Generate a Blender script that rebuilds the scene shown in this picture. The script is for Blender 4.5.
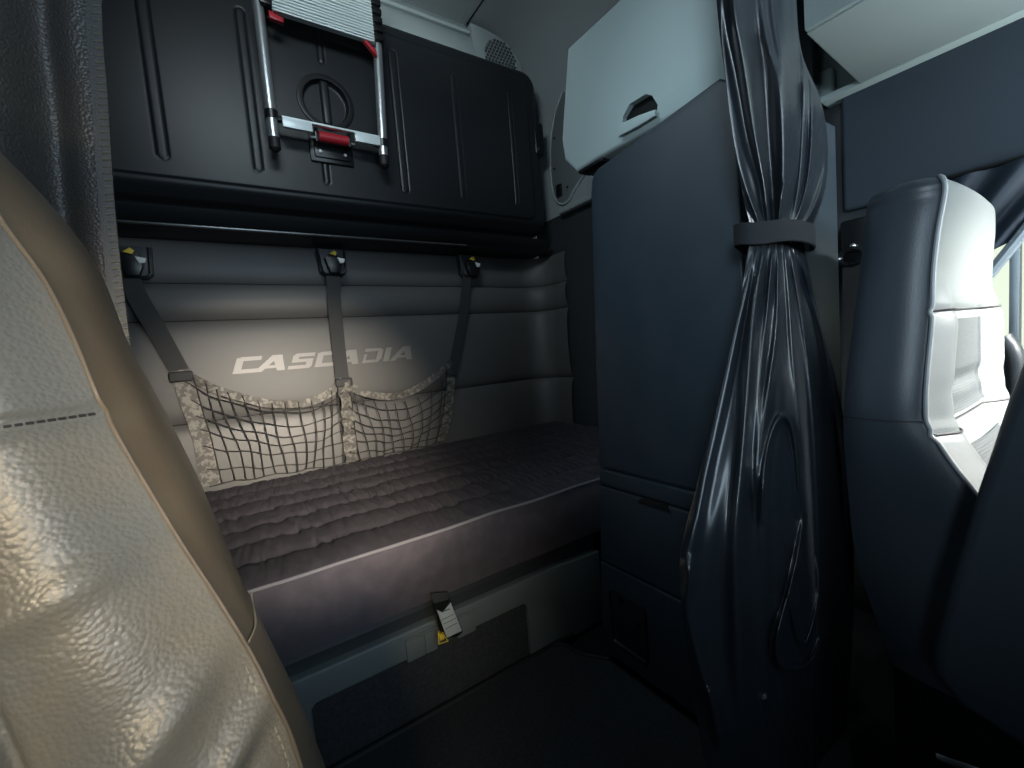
import bpy, bmesh, math, random
from mathutils import Vector, Matrix, noise
random.seed(4)
for o in list(bpy.data.objects): bpy.data.objects.remove(o)
col = bpy.context.scene.collection
scn = bpy.context.scene
V = Vector; PI = math.pi

# ------------------------------------------------------------------ camera
F = 432.4
YAW, PIT, ROL = [math.radians(a) for a in (33.2, -4.47, 4.79)]
CAM = V((0, 0, .925))
fw = V((math.sin(YAW)*math.cos(PIT), math.cos(YAW)*math.cos(PIT), math.sin(PIT)))
rt0 = V((math.cos(YAW), -math.sin(YAW), 0)); dn0 = fw.cross(rt0)
rt = math.cos(ROL)*rt0 + math.sin(ROL)*dn0
dn = -math.sin(ROL)*rt0 + math.cos(ROL)*dn0
cd = bpy.data.cameras.new('camera'); cam = bpy.data.objects.new('camera', cd); col.objects.link(cam)
cd.sensor_width = 36; cd.lens = F*36/1024; cd.clip_start = .01; cd.clip_end = 60
M = Matrix((( rt.x, -dn.x, -fw.x, CAM.x), (rt.y, -dn.y, -fw.y, CAM.y), (rt.z, -dn.z, -fw.z, CAM.z), (0, 0, 0, 1)))
cam.matrix_world = M
scn.camera = cam
def at(px, py, ax, val):
    "world point seen at a pixel on the plane axis=val"
    d = rt*((px-512)/F) + dn*((py-384)/F) + fw
    return CAM + d*((val-CAM[ax])/d[ax])
def atp(px, py, a, b):
    "world point seen at a pixel on the sloping plane y = a + b*z"
    d = rt*((px-512)/F) + dn*((py-384)/F) + fw
    t = (a + b*CAM.z - CAM.y)/(d.y - b*d.z)
    return CAM + d*t

# ------------------------------------------------------------------ light
vs = scn.view_settings
vs.view_transform = 'Standard'; vs.look = 'None'; vs.gamma = 1; vs.use_curve_mapping = False
vs.exposure = 0.0
w = bpy.data.worlds.new('world'); scn.world = w; w.use_nodes = True
bg = w.node_tree.nodes['Background']; bg.inputs[0].default_value = (.50, .74, 1, 1); bg.inputs[1].default_value = .5
def area(name, loc, target, sx, sy, power, color, spread=180):
    l = bpy.data.lights.new(name, 'AREA'); l.shape = 'RECTANGLE'; l.size = sx; l.size_y = sy
    l.energy = power; l.color = color; l.spread = math.radians(spread)
    o = bpy.data.objects.new(name, l); col.objects.link(o); o.location = loc
    o.rotation_euler = (V(target)-V(loc)).to_track_quat('-Z', 'Y').to_euler()
    return o
area('windshield_daylight', (.50, -2.4, 1.70), (.5, 1.5, 1.0), 2.2, .7, 38, (.66, .85, 1))
area('low_sun_through_windshield', (.20, -1.05, 1.17), (.22, 2.1, .64), .16, .10, 3.4, (1, .87, .70), 24)
area('sun_on_passenger_seat', (1.42, -1.0, 1.50), (1.25, .2, .80), .25, .2, 9, (1, .97, .9), 32)
area('driver_seat_warm_fill', (-.50, -.95, 1.35), (-.20, .36, .80), .3, .3, 1.35, (1, .78, .48), 38)  # added warm lamp inside the cab, turns the driver seat gold
area('driver_window_sky', (-.90, -.68, 1.28), (.85, .32, 1.10), .30, .40, 1.5, (.70, .87, 1), 42)
area('sunlit_dashboard_bounce', (1.40, -.95, 1.12), (1.40, -.1, 1.7), .5, .3, 17, (.86, .97, 1), 100)
area('bunk_face_fill', (.15, .74, 2.25), (.85, 1.9, 2.15), .5, .2, 3.6, (.80, .93, 1), 112)  # added fill for the folded bunk and headliner, no fixture there
area('cabinet_fill', (-.45, .80, 2.45), (.85, .62, 1.15), .5, .3, 1.3, (.68, .88, 1), 50)  # added fill for the cabinet face, the roof has no window

# ------------------------------------------------------------------ materials
def mat(name, color, rough=.5, metal=0, spec=.5, bump=None, mix=None, coat=0, emit=None):
    m = bpy.data.materials.new(name); m.use_nodes = True
    nt = m.node_tree; n = nt.nodes; L = nt.links; b = n['Principled BSDF']
    b.inputs['Base Color'].default_value = (*color, 1)
    b.inputs['Roughness'].default_value = rough; b.inputs['Metallic'].default_value = metal
    b.inputs['Specular IOR Level'].default_value = spec
    b.inputs['Coat Weight'].default_value = coat
    tc = n.new('ShaderNodeTexCoord')
    if mix:     # (colour2, scale, contrast lo, hi)
        nz = n.new('ShaderNodeTexNoise'); nz.inputs['Scale'].default_value = mix[1]; nz.inputs['Detail'].default_value = 6
        L.new(tc.outputs['Object'], nz.inputs['Vector'])
        r = n.new('ShaderNodeMapRange'); r.inputs[1].default_value = mix[2]; r.inputs[2].default_value = mix[3]
        L.new(nz.outputs['Fac'], r.inputs[0])
        mx = n.new('ShaderNodeMix'); mx.data_type = 'RGBA'
        mx.inputs[6].default_value = (*color, 1); mx.inputs[7].default_value = (*mix[0], 1)
        L.new(r.outputs[0], mx.inputs[0]); L.new(mx.outputs[2], b.inputs['Base Color'])
    if bump:    # (kind, scale, strength, distance)
        kind, sc, st, di = bump
        if kind == 'leather':
            t = n.new('ShaderNodeTexVoronoi'); t.feature = 'SMOOTH_F1'; t.inputs['Scale'].default_value = sc
            t.inputs['Smoothness'].default_value = .5; out = t.outputs['Distance']
            nz = n.new('ShaderNodeTexNoise'); nz.inputs['Scale'].default_value = sc*.35; nz.inputs['Detail'].default_value = 3
            L.new(tc.outputs['Object'], nz.inputs['Vector'])
            va = n.new('ShaderNodeVectorMath'); va.operation = 'MULTIPLY_ADD'
            va.inputs[1].default_value = (.0016, .0016, .0016)
            L.new(nz.outputs['Color'], va.inputs[0]); L.new(tc.outputs['Object'], va.inputs[2])
            L.new(va.outputs[0], t.inputs['Vector']); inv = -1
        elif kind == 'weave':
            t = n.new('ShaderNodeTexNoise'); t.inputs['Scale'].default_value = sc; t.inputs['Detail'].default_value = 2
            L.new(tc.outputs['Object'], t.inputs['Vector']); out = t.outputs['Fac']
        elif kind == 'perf':
            t = n.new('ShaderNodeTexVoronoi'); t.inputs['Scale'].default_value = sc; t.inputs['Randomness'].default_value = .0
            L.new(tc.outputs['Object'], t.inputs['Vector']); out = t.outputs['Distance']
        bp = n.new('ShaderNodeBump'); bp.inputs['Strength'].default_value = st; bp.inputs['Distance'].default_value = di
        if kind == 'leather': bp.invert = True
        L.new(out, bp.inputs['Height']); L.new(bp.outputs[0], b.inputs['Normal'])
    if emit:
        b.inputs['Emission Color'].default_value = (*emit[0], 1); b.inputs['Emission Strength'].default_value = emit[1]
    return m
m_shell = mat('black_moulded_plastic', (.010, .0125, .015), .42, bump=('weave', 900, .12, .001))
m_black = mat('black_plastic', (.006, .007, .008), .35)
m_gloss = mat('black_gloss_bar', (.008, .009, .010), .18)
m_pad = mat('wall_upholstery', (.105, .103, .102), .5, bump=('leather', 420, .12, .0008))
m_letters = mat('embossed_letters', (.21, .205, .20), .4, bump=('weave', 500, .2, .0005))
m_carpetpad = mat('dark_blue_wall_pad', (.038, .052, .070), .8, bump=('weave', 600, .3, .001))
m_cab = mat('cabinet_laminate', (.014, .024, .033), .5, bump=('weave', 1200, .15, .0006), mix=((.020, .028, .037), 14, .4, .7))
m_light = mat('pale_grey_liner', (.36, .42, .42), .65, bump=('weave', 500, .1, .0006))
m_grey = mat('grey_headliner', (.30, .335, .345), .8, bump=('weave', 700, .3, .001))
m_white = mat('white_cabinet_plastic', (.46, .55, .54), .5, bump=('weave', 900, .08, .0005))
m_quilt = mat('quilted_mattress_fabric', (.046, .040, .049), .85, bump=('weave', 1500, .4, .0006), mix=((.062, .055, .066), 40, .45, .7))
m_side = mat('mattress_side_fabric', (.085, .074, .088), .9, bump=('weave', 1300, .4, .0006), mix=((.115, .10, .118), 25, .42, .75))
m_pipe = mat('mattress_piping', (.24, .23, .25), .7)
m_frame = mat('grey_bunk_frame', (.135, .16, .165), .5, bump=('weave', 900, .15, .0006))
m_fdark = mat('dark_rail', (.04, .045, .05), .45)
m_carpet = mat('charcoal_carpet', (.024, .028, .033), .95, bump=('weave', 700, .9, .002), mix=((.040, .045, .050), 120, .4, .7))
m_alu = mat('brushed_aluminium', (.62, .66, .68), .32, .85)
m_rung = mat('white_ribbed_aluminium', (.72, .80, .80), .4, .15)
m_red = mat('red_plastic', (.42, .02, .03), .35)
m_yellow = mat('yellow_tag', (.75, .55, .05), .5)
m_silver = mat('silver_label', (.60, .66, .68), .4, .3)
m_ink = mat('label_print', (.12, .13, .14), .6)
m_web = mat('dark_webbing', (.035, .036, .038), .7, bump=('weave', 900, .6, .001))
m_webp = mat('patterned_webbing', (.09, .085, .078), .6, bump=('weave', 500, .5, .001), mix=((.21, .20, .18), 60, .48, .6))
m_net = mat('net_cord', (.028, .025, .024), .8)
m_satin = mat('navy_satin_vinyl', (.011, .0145, .019), .29, spec=.7, bump=('weave', 1600, .1, .0003))
m_lcurt = mat('black_leatherette_curtain', (.064, .058, .054), .42, spec=.55, bump=('leather', 330, .5, .002))
m_hem = mat('stitched_hem_tape', (.05, .05, .05), .5, bump=('weave', 700, .5, .001))
m_seat = mat('worn_grey_leather', (.118, .108, .088), .40, spec=.5, bump=('leather', 380, .36, .0013), mix=((.088, .094, .096), 7, .4, .6))
m_bolster = mat('smooth_brown_black_leather', (.080, .066, .050), .42, bump=('leather', 700, .12, .0008), mix=((.105, .088, .066), 14, .45, .7))
m_thread = mat('seat_thread', (.17, .155, .12), .6)
m_dthread = mat('dark_thread', (.012, .012, .014), .6)
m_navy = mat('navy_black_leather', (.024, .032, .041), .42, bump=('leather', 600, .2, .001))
m_sunl = mat('sunlit_leather_front', (.125, .14, .145), .45, bump=('leather', 600, .2, .001))  # same dark leather as the sides, sunlight put into the lighter colour
m_perf = mat('perforated_leather', (.030, .036, .040), .5, bump=('perf', 220, .6, .002))
m_piping = mat('pale_seat_piping', (.22, .24, .25), .45)
m_wcurt = mat('blue_black_window_curtain', (.024, .034, .05), .45)
m_chrome = mat('chrome', (.7, .72, .74), .15, 1)
m_rubber = mat('black_rubber', (.008, .008, .009), .6)
m_glass = mat('window_glass', (.9, .95, .9), .02); 
g = m_glass.node_tree.nodes['Principled BSDF']; g.inputs['Transmission Weight'].default_value = 1; g.inputs['IOR'].default_value = 1.02
m_outside = mat('glowing_backdrop', (.80, .80, .62), .8, emit=((.90, .90, .74), .9))  # emission stands in for daylight outside the window
m_trimgrey = mat('pale_window_frame', (.33, .38, .42), .45)

# ------------------------------------------------------------------ builders
def tag(o, label=None, cat=None, group=None, kind=None):
    if label: o['label'] = label
    if cat: o['category'] = cat
    if group: o['group'] = group
    if kind: o['kind'] = kind
    return o
def thing(name, loc, label, cat, group=None):
    e = bpy.data.objects.new(name, None); e.empty_display_size = .05; col.objects.link(e); e.location = loc
    return tag(e, label, cat, group)
def link(name, me, m, parent=None, smooth=40):
    if m is not None: me.materials.append(m)
    if smooth:
        me.shade_smooth(); me.set_sharp_from_angle(angle=math.radians(smooth))
    o = bpy.data.objects.new(name, me); col.objects.link(o)
    if parent:
        o.parent = parent
        if parent.parent is None: o.location = -V(parent.location)
        # a sub-part's parent already cancels the root's offset
    return o
def frombm(name, bm, m, parent=None, smooth=40):
    bmesh.ops.recalc_face_normals(bm, faces=bm.faces)
    me = bpy.data.meshes.new(name); bm.to_mesh(me); bm.free()
    return link(name, me, m, parent, smooth)
def abox(bm, a, b, bev=0, seg=2):
    x0, y0, z0 = a; x1, y1, z1 = b
    t = bmesh.new(); bmesh.ops.create_cube(t, size=1)
    for v in t.verts:
        v.co = V(((x0+x1)/2+v.co.x*(x1-x0), (y0+y1)/2+v.co.y*(y1-y0), (z0+z1)/2+v.co.z*(z1-z0)))
    if bev: bmesh.ops.bevel(t, geom=t.edges[:], offset=bev, segments=seg, affect='EDGES', profile=.5)
    merge(bm, t)
def merge(bm, t):
    me = bpy.data.meshes.new('t'); t.to_mesh(me); t.free(); bm.from_mesh(me); bpy.data.meshes.remove(me)
def aprism(bm, pts, axis, a, b, bev=0, seg=2):
    "outline in the two other axes (in xyz order) extruded along axis from a to b"
    t = bmesh.new()
    def P(p, q):
        r = list(p); r.insert(axis, q); return V(r)
    v0 = [t.verts.new(P(p, a)) for p in pts]; v1 = [t.verts.new(P(p, b)) for p in pts]
    n = len(pts)
    t.faces.new(v0); t.faces.new(v1[::-1])
    for i in range(n): t.faces.new((v0[i], v0[(i+1) % n], v1[(i+1) % n], v1[i]))
    bmesh.ops.recalc_face_normals(t, faces=t.faces)
    if bev:
        es = [e for e in t.edges if (e.verts[0] in v0) == (e.verts[1] in v0)]
        bmesh.ops.bevel(t, geom=es, offset=bev, segments=seg, affect='EDGES', profile=.5)
    merge(bm, t)
def atube(bm, pts, r, seg=8, closed=False, caps=True, r2=None):
    pts = [V(p) for p in pts]; n = len(pts); rings = []
    up = V((0, 0, 1))
    for i, p in enumerate(pts):
        a = pts[(i-1) % n] if (i > 0 or closed) else p
        b = pts[(i+1) % n] if (i < n-1 or closed) else p
        d = (b-a).normalized()
        if i == 0:
            u = d.cross(up if abs(d.z) < .9 else V((1, 0, 0))).normalized()
        else:
            u = (u - d*u.dot(d)).normalized()
        v = d.cross(u)
        rr = r if r2 is None else r+(r2-r)*i/(n-1)
        rings.append([bm.verts.new(p+u*math.cos(k*2*PI/seg)*rr+v*math.sin(k*2*PI/seg)*rr) for k in range(seg)])
    m = n if closed else n-1
    for i in range(m):
        A = rings[i]; B = rings[(i+1) % n]
        for k in range(seg): bm.faces.new((A[k], A[(k+1) % seg], B[(k+1) % seg], B[k]))
    if caps and not closed:
        bm.faces.new(rings[0][::-1]); bm.faces.new(rings[-1])
def astrip(bm, pts, width, nrm=V((0, -1, 0)), th=.002, twist=None):
    "a flat webbing band through pts, lying across nrm, width metres wide"
    pts = [V(p) for p in pts]; n = len(pts); rows = []
    for i, p in enumerate(pts):
        d = (pts[min(i+1, n-1)]-pts[max(i-1, 0)]).normalized()
        N = V(nrm).normalized()
        if twist:
            N = (Matrix.Rotation(twist(i/(n-1)), 3, d) @ N)
        s = d.cross(N).normalized()*(width/2); N = s.cross(d).normalized()*(th/2)
        rows.append([bm.verts.new(p+s+N), bm.verts.new(p-s+N), bm.verts.new(p-s-N), bm.verts.new(p+s-N)])
    for i in range(n-1):
        for k in range(4): bm.faces.new((rows[i][k], rows[i][(k+1) % 4], rows[i+1][(k+1) % 4], rows[i+1][k]))
    bm.faces.new(rows[0][::-1]); bm.faces.new(rows[-1])
def agrid(bm, nu, nv, fn):
    vs_ = [[bm.verts.new(fn(i/nu, j/nv)) for i in range(nu+1)] for j in range(nv+1)]
    for j in range(nv):
        for i in range(nu): bm.faces.new((vs_[j][i], vs_[j][i+1], vs_[j+1][i+1], vs_[j+1][i]))
    return vs_
def smooth_path(pts, n=40):
    pts = [V(p) for p in pts]; out = []
    k = len(pts)-1
    for i in range(n+1):
        t = i/n*k; j = min(int(t), k-1); f = t-j
        p0 = pts[max(j-1, 0)]; p1 = pts[j]; p2 = pts[j+1]; p3 = pts[min(j+2, k)]
        out.append(.5*((2*p1)+(p2-p0)*f+(2*p0-5*p1+4*p2-p3)*f*f+(3*p1-p0-3*p2+p3)*f**3))
    return out
def interp(tab, x):
    "piecewise-smooth table [(x, y)...] ascending"
    if x <= tab[0][0]: return tab[0][1]
    for (a, p), (b, q) in zip(tab, tab[1:]):
        if x <= b:
            t = (x-a)/(b-a); return p+(q-p)*t
    return tab[-1][1]
def sinterp(tab, x):
    n = len(tab)
    if x <= tab[0][0]: return tab[0][1]
    for i in range(n-1):
        a, p = tab[i]; b, q = tab[i+1]
        if x <= b:
            t = (x-a)/(b-a)
            m0 = (q-tab[i-1][1])/(b-tab[i-1][0]) if i > 0 else (q-p)/(b-a)
            m1 = (tab[i+2][1]-p)/(tab[i+2][0]-a) if i < n-2 else (q-p)/(b-a)
            h = b-a
            return (2*t**3-3*t*t+1)*p+(t**3-2*t*t+t)*h*m0+(-2*t**3+3*t*t)*q+(t**3-t*t)*h*m1
    return tab[-1][1]
def ss(a, b, x):
    t = max(0, min(1, (x-a)/(b-a))); return t*t*(3-2*t)
def cut(o, cutter):
    "boolean difference baked into o's mesh; the cutter is removed"
    md = o.modifiers.new('b', 'BOOLEAN'); md.operation = 'DIFFERENCE'; md.object = cutter; md.solver = 'EXACT'
    dg = bpy.context.evaluated_depsgraph_get(); dg.update()
    me = bpy.data.meshes.new_from_object(o.evaluated_get(dg)); o.modifiers.clear()
    o.data = me; me.shade_smooth(); me.set_sharp_from_angle(angle=math.radians(35))
    bpy.data.objects.remove(cutter)

WX0, WX1, WY1 = -.95, 1.66, 2.125
# ================================================================== THE SETTING
bm = bmesh.new(); abox(bm, (WX0, -1.3, -.08), (WX1+.05, WY1+.1, -.03)); tag(frombm('floor', bm, m_rubber), kind='structure')
# ceiling: high over the bunks with a coved right edge, low over the seats
prof = [(-.95, 2.30), (-.86, 2.48), (-.7, 2.60), (-.5, 2.66), (1.28, 2.68), (1.42, 2.66), (1.53, 2.61), (1.60, 2.53), (1.645, 2.42), (1.66, 2.30)]
bm = bmesh.new()
outer = [(x, z+.05) if i not in (0, len(prof)-1) else (x+(.05 if i else -.05), z) for i, (x, z) in enumerate(prof)]
aprism(bm, prof+outer[::-1], 1, .62, WY1+.1)
abox(bm, (WX0, .58, 1.98), (WX1, .62, 2.74))
abox(bm, (WX0, -1.3, 1.96), (WX1, .62, 2.01))
tag(frombm('ceiling', bm, m_grey), kind='structure')
bm = bmesh.new(); atube(bm, [(1.28, .64, 2.681), (1.28, 2.1, 2.681)], .005, 6); tag(frombm('trim_1', bm, m_black), kind='structure')
# left wall, mostly out of frame; window partly closed off to keep light out
bm = bmesh.new(); abox(bm, (WX0-.05, .1, -.03), (WX0, WY1+.1, 2.35)); abox(bm, (WX0-.05, -1.3, -.03), (WX0, .1, .95)); abox(bm, (WX0-.05, -1.3, 1.5), (WX0, .1, 2.0)); abox(bm, (WX0-.05, -.40, .9), (WX0, .1, 1.55))
tag(frombm('wall_left', bm, m_carpetpad), kind='structure')
# padded rear wall: rolls between sewn seams, carried round the corner
seams = [.0, .30, .742, 1.144, 1.290, 1.455]
def padoff(z):
    for a, b in zip(seams, seams[1:]):
        if a <= z <= b:
            t = (z-a)/(b-a); h = {1: .034, 2: .030, 3: .026, 4: .016}.get(seams.index(a), .02)
            e = min(t, 1-t)*(b-a)
            return h*(1-math.exp(-e/.018))*(.75+.25*math.sin(PI*t))
    return .01
R0 = .16
path = [(-.95+i*.05, WY1, 0, -1) for i in range(49)]
path = [p for p in path if p[0] < WX1-R0-.01]
for k in range(13):
    a = k/12*PI/2; path.append((WX1-R0+R0*math.sin(a), WY1-R0+R0*math.cos(a), -math.sin(a), -math.cos(a)))
path += [(WX1, WY1-R0-.03*i, -1, 0) for i in range(1, 4)]
zs = []
for a, b in zip(seams, seams[1:]):
    n = 24
    for i in range(n):
        t = i/n; zs.append(a+(b-a)*(.5-.5*math.cos(PI*t)))
zs.append(seams[-1])
nstr = sum(1 for p in path if p[2] == 0)
def padmesh(pa):
    bm = bmesh.new()
    rows = [[bm.verts.new((x+nx*padoff(z), y+ny*padoff(z), z)) for (x, y, nx, ny) in pa] for z in zs]
    for r0, r1 in zip(rows, rows[1:]):
        for i in range(len(pa)-1): bm.faces.new((r0[i], r0[i+1], r1[i+1], r1[i]))
    return bm
tag(frombm('wall_rear', padmesh(path[:nstr+1]), m_pad, smooth=80), kind='structure')
tag(frombm('trim_7', padmesh(path[nstr:]), m_pad, smooth=80), kind='structure')
bm = bmesh.new()
for z in seams[2:5]: atube(bm, [(x+nx*.001, y+ny*.001, z) for x, y, nx, ny in path], .0022, 6)
tag(frombm('trim_2', bm, m_dthread), kind='structure')
# solid rear wall behind everything (grey liner above the bunk)
bm = bmesh.new(); abox(bm, (WX0, WY1+.03, -.03), (WX1+.05, WY1+.1, 2.7)); tag(frombm('wall_rear', bm, m_grey), kind='structure')
# right wall: dark lower pad, pale upper liner, window hole
wy0, wy1, wz0, wz1 = -.55, .30, .70, 1.20
bm = bmesh.new()
abox(bm, (WX1, .62, -.03), (WX1+.05, WY1, 1.655))
abox(bm, (WX1, wy1, -.03), (WX1+.05, .62, 1.62))
abox(bm, (WX1, -1.3, -.03), (WX1+.05, wy1, wz0)); abox(bm, (WX1, -1.3, wz1), (WX1+.05, wy1, 1.62)); abox(bm, (WX1, -1.3, wz0), (WX1+.05, wy0, wz1))
tag(frombm('wall_right', bm, m_fdark), kind='structure')
bm = bmesh.new()
abox(bm, (WX1-.004, .60, 1.655), (WX1+.05, WY1, 2.35)); abox(bm, (WX1-.004, -1.3, 1.62), (WX1+.05, .60, 2.05))
tag(frombm('wall_right', bm, m_grey), kind='structure')
bm = bmesh.new()   # thick pale ledge at the foot of the upper liner
abox(bm, (WX1-.05, .62, 1.64), (WX1-.006, 1.86, 1.675), .012, 3)
abox(bm, (WX1-.035, .575, 1.60), (WX1-.006, .66, 1.70), .012, 3)
tag(frombm('trim_3', bm, m_light), kind='structure')
# padded dark panel above the passenger door
bm = bmesh.new(); abox(bm, (WX1-.03, -1.25, 1.262), (WX1-.002, .560, 1.602), .012, 3)
pad = frombm('padded_wall_panel', bm, m_carpetpad); tag(pad, 'flat dark blue padded panel under the pale overhead console, above the passenger seat', 'wall panel')
# moulded pillar between panel and cabinets; dark upper part added for the gap's shade
bm = bmesh.new(); abox(bm, (WX1-.09, .600, .0), (WX1-.052, .92, 2.3), .01, 3)
tag(frombm('trim_4', bm, m_cab), kind='structure')
# window
bm = bmesh.new()
fr = .03
for a, b in [((wy0-.02, wz0-.02), (wy1+.02, wz0+fr)), ((wy0-.02, wz1-fr), (wy1+.02, wz1+.02)), ((wy0-.02, wz0), (wy0+fr, wz1)), ((wy1-fr, wz0), (wy1+.02, wz1)), ((.205, wz0), (.222, wz1)), ((.175, wz0), (.182, wz1))]:
    abox(bm, (WX1-.012, a[0], a[1]), (WX1+.03, b[0], b[1]), .004)
win = frombm('window_1', bm, m_trimgrey); tag(win, kind='structure')
bm = bmesh.new(); atube(bm, [at(988, 276, 0, 1.61), at(1034, 219, 0, 1.61)], .012, 8); frombm('slanted_trim', bm, m_trimgrey, win)
bm = bmesh.new(); abox(bm, (WX1+.034, wy0, wz0), (WX1+.038, wy1, wz1)); gl = frombm('pane', bm, m_glass, win)
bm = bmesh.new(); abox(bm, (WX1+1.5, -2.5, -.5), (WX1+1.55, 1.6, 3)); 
tag(frombm('outdoor_glow_backdrop', bm, m_outside), 'glowing pale yellow backdrop added outside the passenger window as daylight', 'backdrop')

bm = bmesh.new(); aprism(bm, [(-1.32, -.03), (-1.32, 1.08), (-1.25, 1.10), (-1.0, 1.04), (-.92, .95), (-.95, .60), (-1.0, -.03)], 0, WX0, WX1, .01)  # unseen dash-high front, added and raised to block low light
tag(frombm('wall_front_light_block', bm, m_navy), kind='structure')

# ================================================================== UPPER BUNK
BX0, BX1, BZ0, BZ1, BY = -.80, 1.545, 1.527, 2.378, 1.875
bunk = thing('upper_bunk', (.4, 2.0, BZ0), 'black moulded bunk folded up flat against the rear wall, with a ladder on its face', 'bunk')
slots = [(-.30, 1.66, 2.25, .020), (-.095, 1.66, 2.20, .018), (.187, 1.66, 2.24, .017), (.425, 1.648, 1.80, .012), (.455, 2.12, 2.25, .012), (.752, 1.655, 2.262, .018), (1.040, 1.665, 2.238, .016), (1.355, 1.668, 2.238, .012)]
def rrect(x, z, x0, x1, z0, z1, r):
    cx, cz = (x0+x1)/2, (z0+z1)/2
    dx = abs(x-cx)-(x1-x0)/2+r; dz = abs(z-cz)-(z1-z0)/2+r
    return math.hypot(max(dx, 0), max(dz, 0))+min(max(dx, dz), 0)-r
def bface(u, v):
    x = BX0+(BX1-BX0)*u; z = BZ0+(BZ1-BZ0)*v
    y = BY
    d = -rrect(x, z, BX0, BX1, BZ0, BZ1, .075)            # inside distance
    # rounded-corner rim: pull the corner vertices onto the rounded outline
    if d < 0:
        cx = min(max(x, BX0+.075), BX1-.075); cz = min(max(z, BZ0+.075), BZ1-.075)
        k = .075/math.hypot(x-cx, z-cz); x = cx+(x-cx)*k; z = cz+(z-cz)*k; d = 0
    y += .022*(1-ss(0, .028, d))                           # soft outer edge
    dd = rrect(x, z, BX0+.06, BX1-.075, BZ0+.078, BZ1-.055, .05)
    y += .008*ss(-.004, .008, dd)                          # step down round the raised field
    y += .004*math.exp(-(dd/.004)**2)
    y += .045*ss(1.60, 1.53, z)
    for sx, z0, z1, r in slots:
        e = rrect(x, z, sx-r, sx+r, z0, z1, r-.0005)
        if e < .02:
            y += .0028*math.exp(-((e+.001)/.0022)**2) - .002*(1-ss(-.012, 0, e))
    e = math.hypot(x-.453, z-1.969)                        # round recess
    y += .018*(1-ss(.080, .088, e))
    return V((x, y, z))
bm = bmesh.new(); g_ = agrid(bm, 620, 230, bface)
bl = ([g_[0][i] for i in range(621)]+[g_[j][620] for j in range(1, 231)]+[g_[230][i] for i in range(619, -1, -1)]+[g_[j][0] for j in range(229, 0, -1)])
back = [bm.verts.new((v.co.x, 2.045, v.co.z)) for v in bl]
for i in range(len(bl)):
    j = (i+1) % len(bl)
    bm.faces.new((bl[i], bl[j], back[j], back[i]))
frombm('bunk_shell', bm, m_shell, bunk, 50)
def ring(bm, c, r0, r1, y0, y1, n=64):
    prof_ = [(r0, y1), (r0+.003, y0+.001), ((r0+r1)/2, y0), (r1-.004, y0+.001), (r1, y1)]
    rr = []
    for k in range(n):
        a = k*2*PI/n; rr.append([bm.verts.new((c[0]+r*math.cos(a), y, c[1]+r*math.sin(a))) for r, y in prof_])
    for k in range(n):
        A, B = rr[k], rr[(k+1) % n]
        for i in range(4): bm.faces.new((A[i], A[i+1], B[i+1], B[i]))
bm = bmesh.new(); ring(bm, (.453, 1.969), .084, .110, BY-.008, BY+.012); dial = frombm('round_latch_ring', bm, m_black, bunk)
bm = bmesh.new(); abox(bm, (.436, BY-.006, 1.882), (.470, BY+.03, 2.055), .012, 4); frombm('grip_bar', bm, m_shell, dial)
bm = bmesh.new()   # ladder rest bracket
abox(bm, (.385, BY-.020, 1.745), (.52, BY+.002, 1.80), .004); abox(bm, (.385, BY-.06, 1.785), (.397, BY, 1.845), .003); abox(bm, (.508, BY-.06, 1.785), (.520, BY, 1.845), .003)
abox(bm, (.37, BY-.012, 1.73), (.535, BY+.004, 1.84), .004)
brk = frombm('ladder_bracket', bm, m_black, bunk)
bm = bmesh.new(); atube(bm, [(.398, BY-.055, 1.806), (.507, BY-.055, 1.806)], .019, 20); frombm('red_roller', bm, m_red, brk)['label'] = 'red roller'
bm = bmesh.new()
for x in (.405, .50):
    b_ = bmesh.new(); atube(b_, [(x, BY-.018, 1.765), (x, BY-.026, 1.765)], .006, 12); frombm('screw', b_, m_alu, brk)
atube(bm, [(.37, BY-.055, 1.800), (.535, BY-.055, 1.800)], .004, 8)
frombm('roller_axle', bm, m_alu, brk)
bm = bmesh.new(); abox(bm, (1.505, BY+.0, 1.955), (1.567, BY+.05, 2.125), .012, 3); lt = frombm('side_latch', bm, m_black, bunk)
bm = bmesh.new(); abox(bm, (1.512, BY-.006, 1.975), (1.522, BY+.004, 1.985), .003); frombm('screw', bm, m_chrome, lt)
bm = bmesh.new()   # underside support beam and bright-edged rail
aprism(bm, [(1.92, 1.52), (2.12, 1.52), (2.12, 1.455), (1.985, 1.462), (1.955, 1.475), (1.93, 1.50)], 0, -.9, 1.60, .004)
frombm('support_beam', bm, m_shell, bunk)
bm = bmesh.new(); abox(bm, (-.9, 1.945, 1.462), (1.075, 1.962, 1.470), .003); frombm('support_rail', bm, mat('rail_metal', (.20, .21, .22), .3, .8), bunk)
# pale ledge above the bunk & speaker
bm = bmesh.new()
aprism(bm, [(2.13, 2.36), (2.03, 2.37), (2.015, 2.45), (2.03, 2.53), (2.055, 2.575), (2.075, 2.60), (2.13, 2.61)], 0, -.9, 1.268, .006)
aprism(bm, [(2.13, 2.60), (2.06, 2.60), (2.058, 2.615), (2.13, 2.70)], 0, -.9, 1.268)
tag(frombm('trim_5', bm, m_light), kind='structure')
spk = thing('corner_speaker', (1.43, 2.1, 2.40), 'pale quarter-round speaker panel with a round perforated grille above the bunk corner', 'speaker')
bm = bmesh.new()
ol = [(1.275, 2.36), (1.60, 2.36), (1.60, 2.47), (1.585, 2.53), (1.555, 2.575), (1.51, 2.61), (1.45, 2.635), (1.36, 2.65), (1.275, 2.655)]
aprism(bm, ol, 1, 2.05, 2.12, .006); body = frombm('speaker_panel', bm, m_light, spk)
bm = bmesh.new()
gc = (1.445, 2.515)
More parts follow.
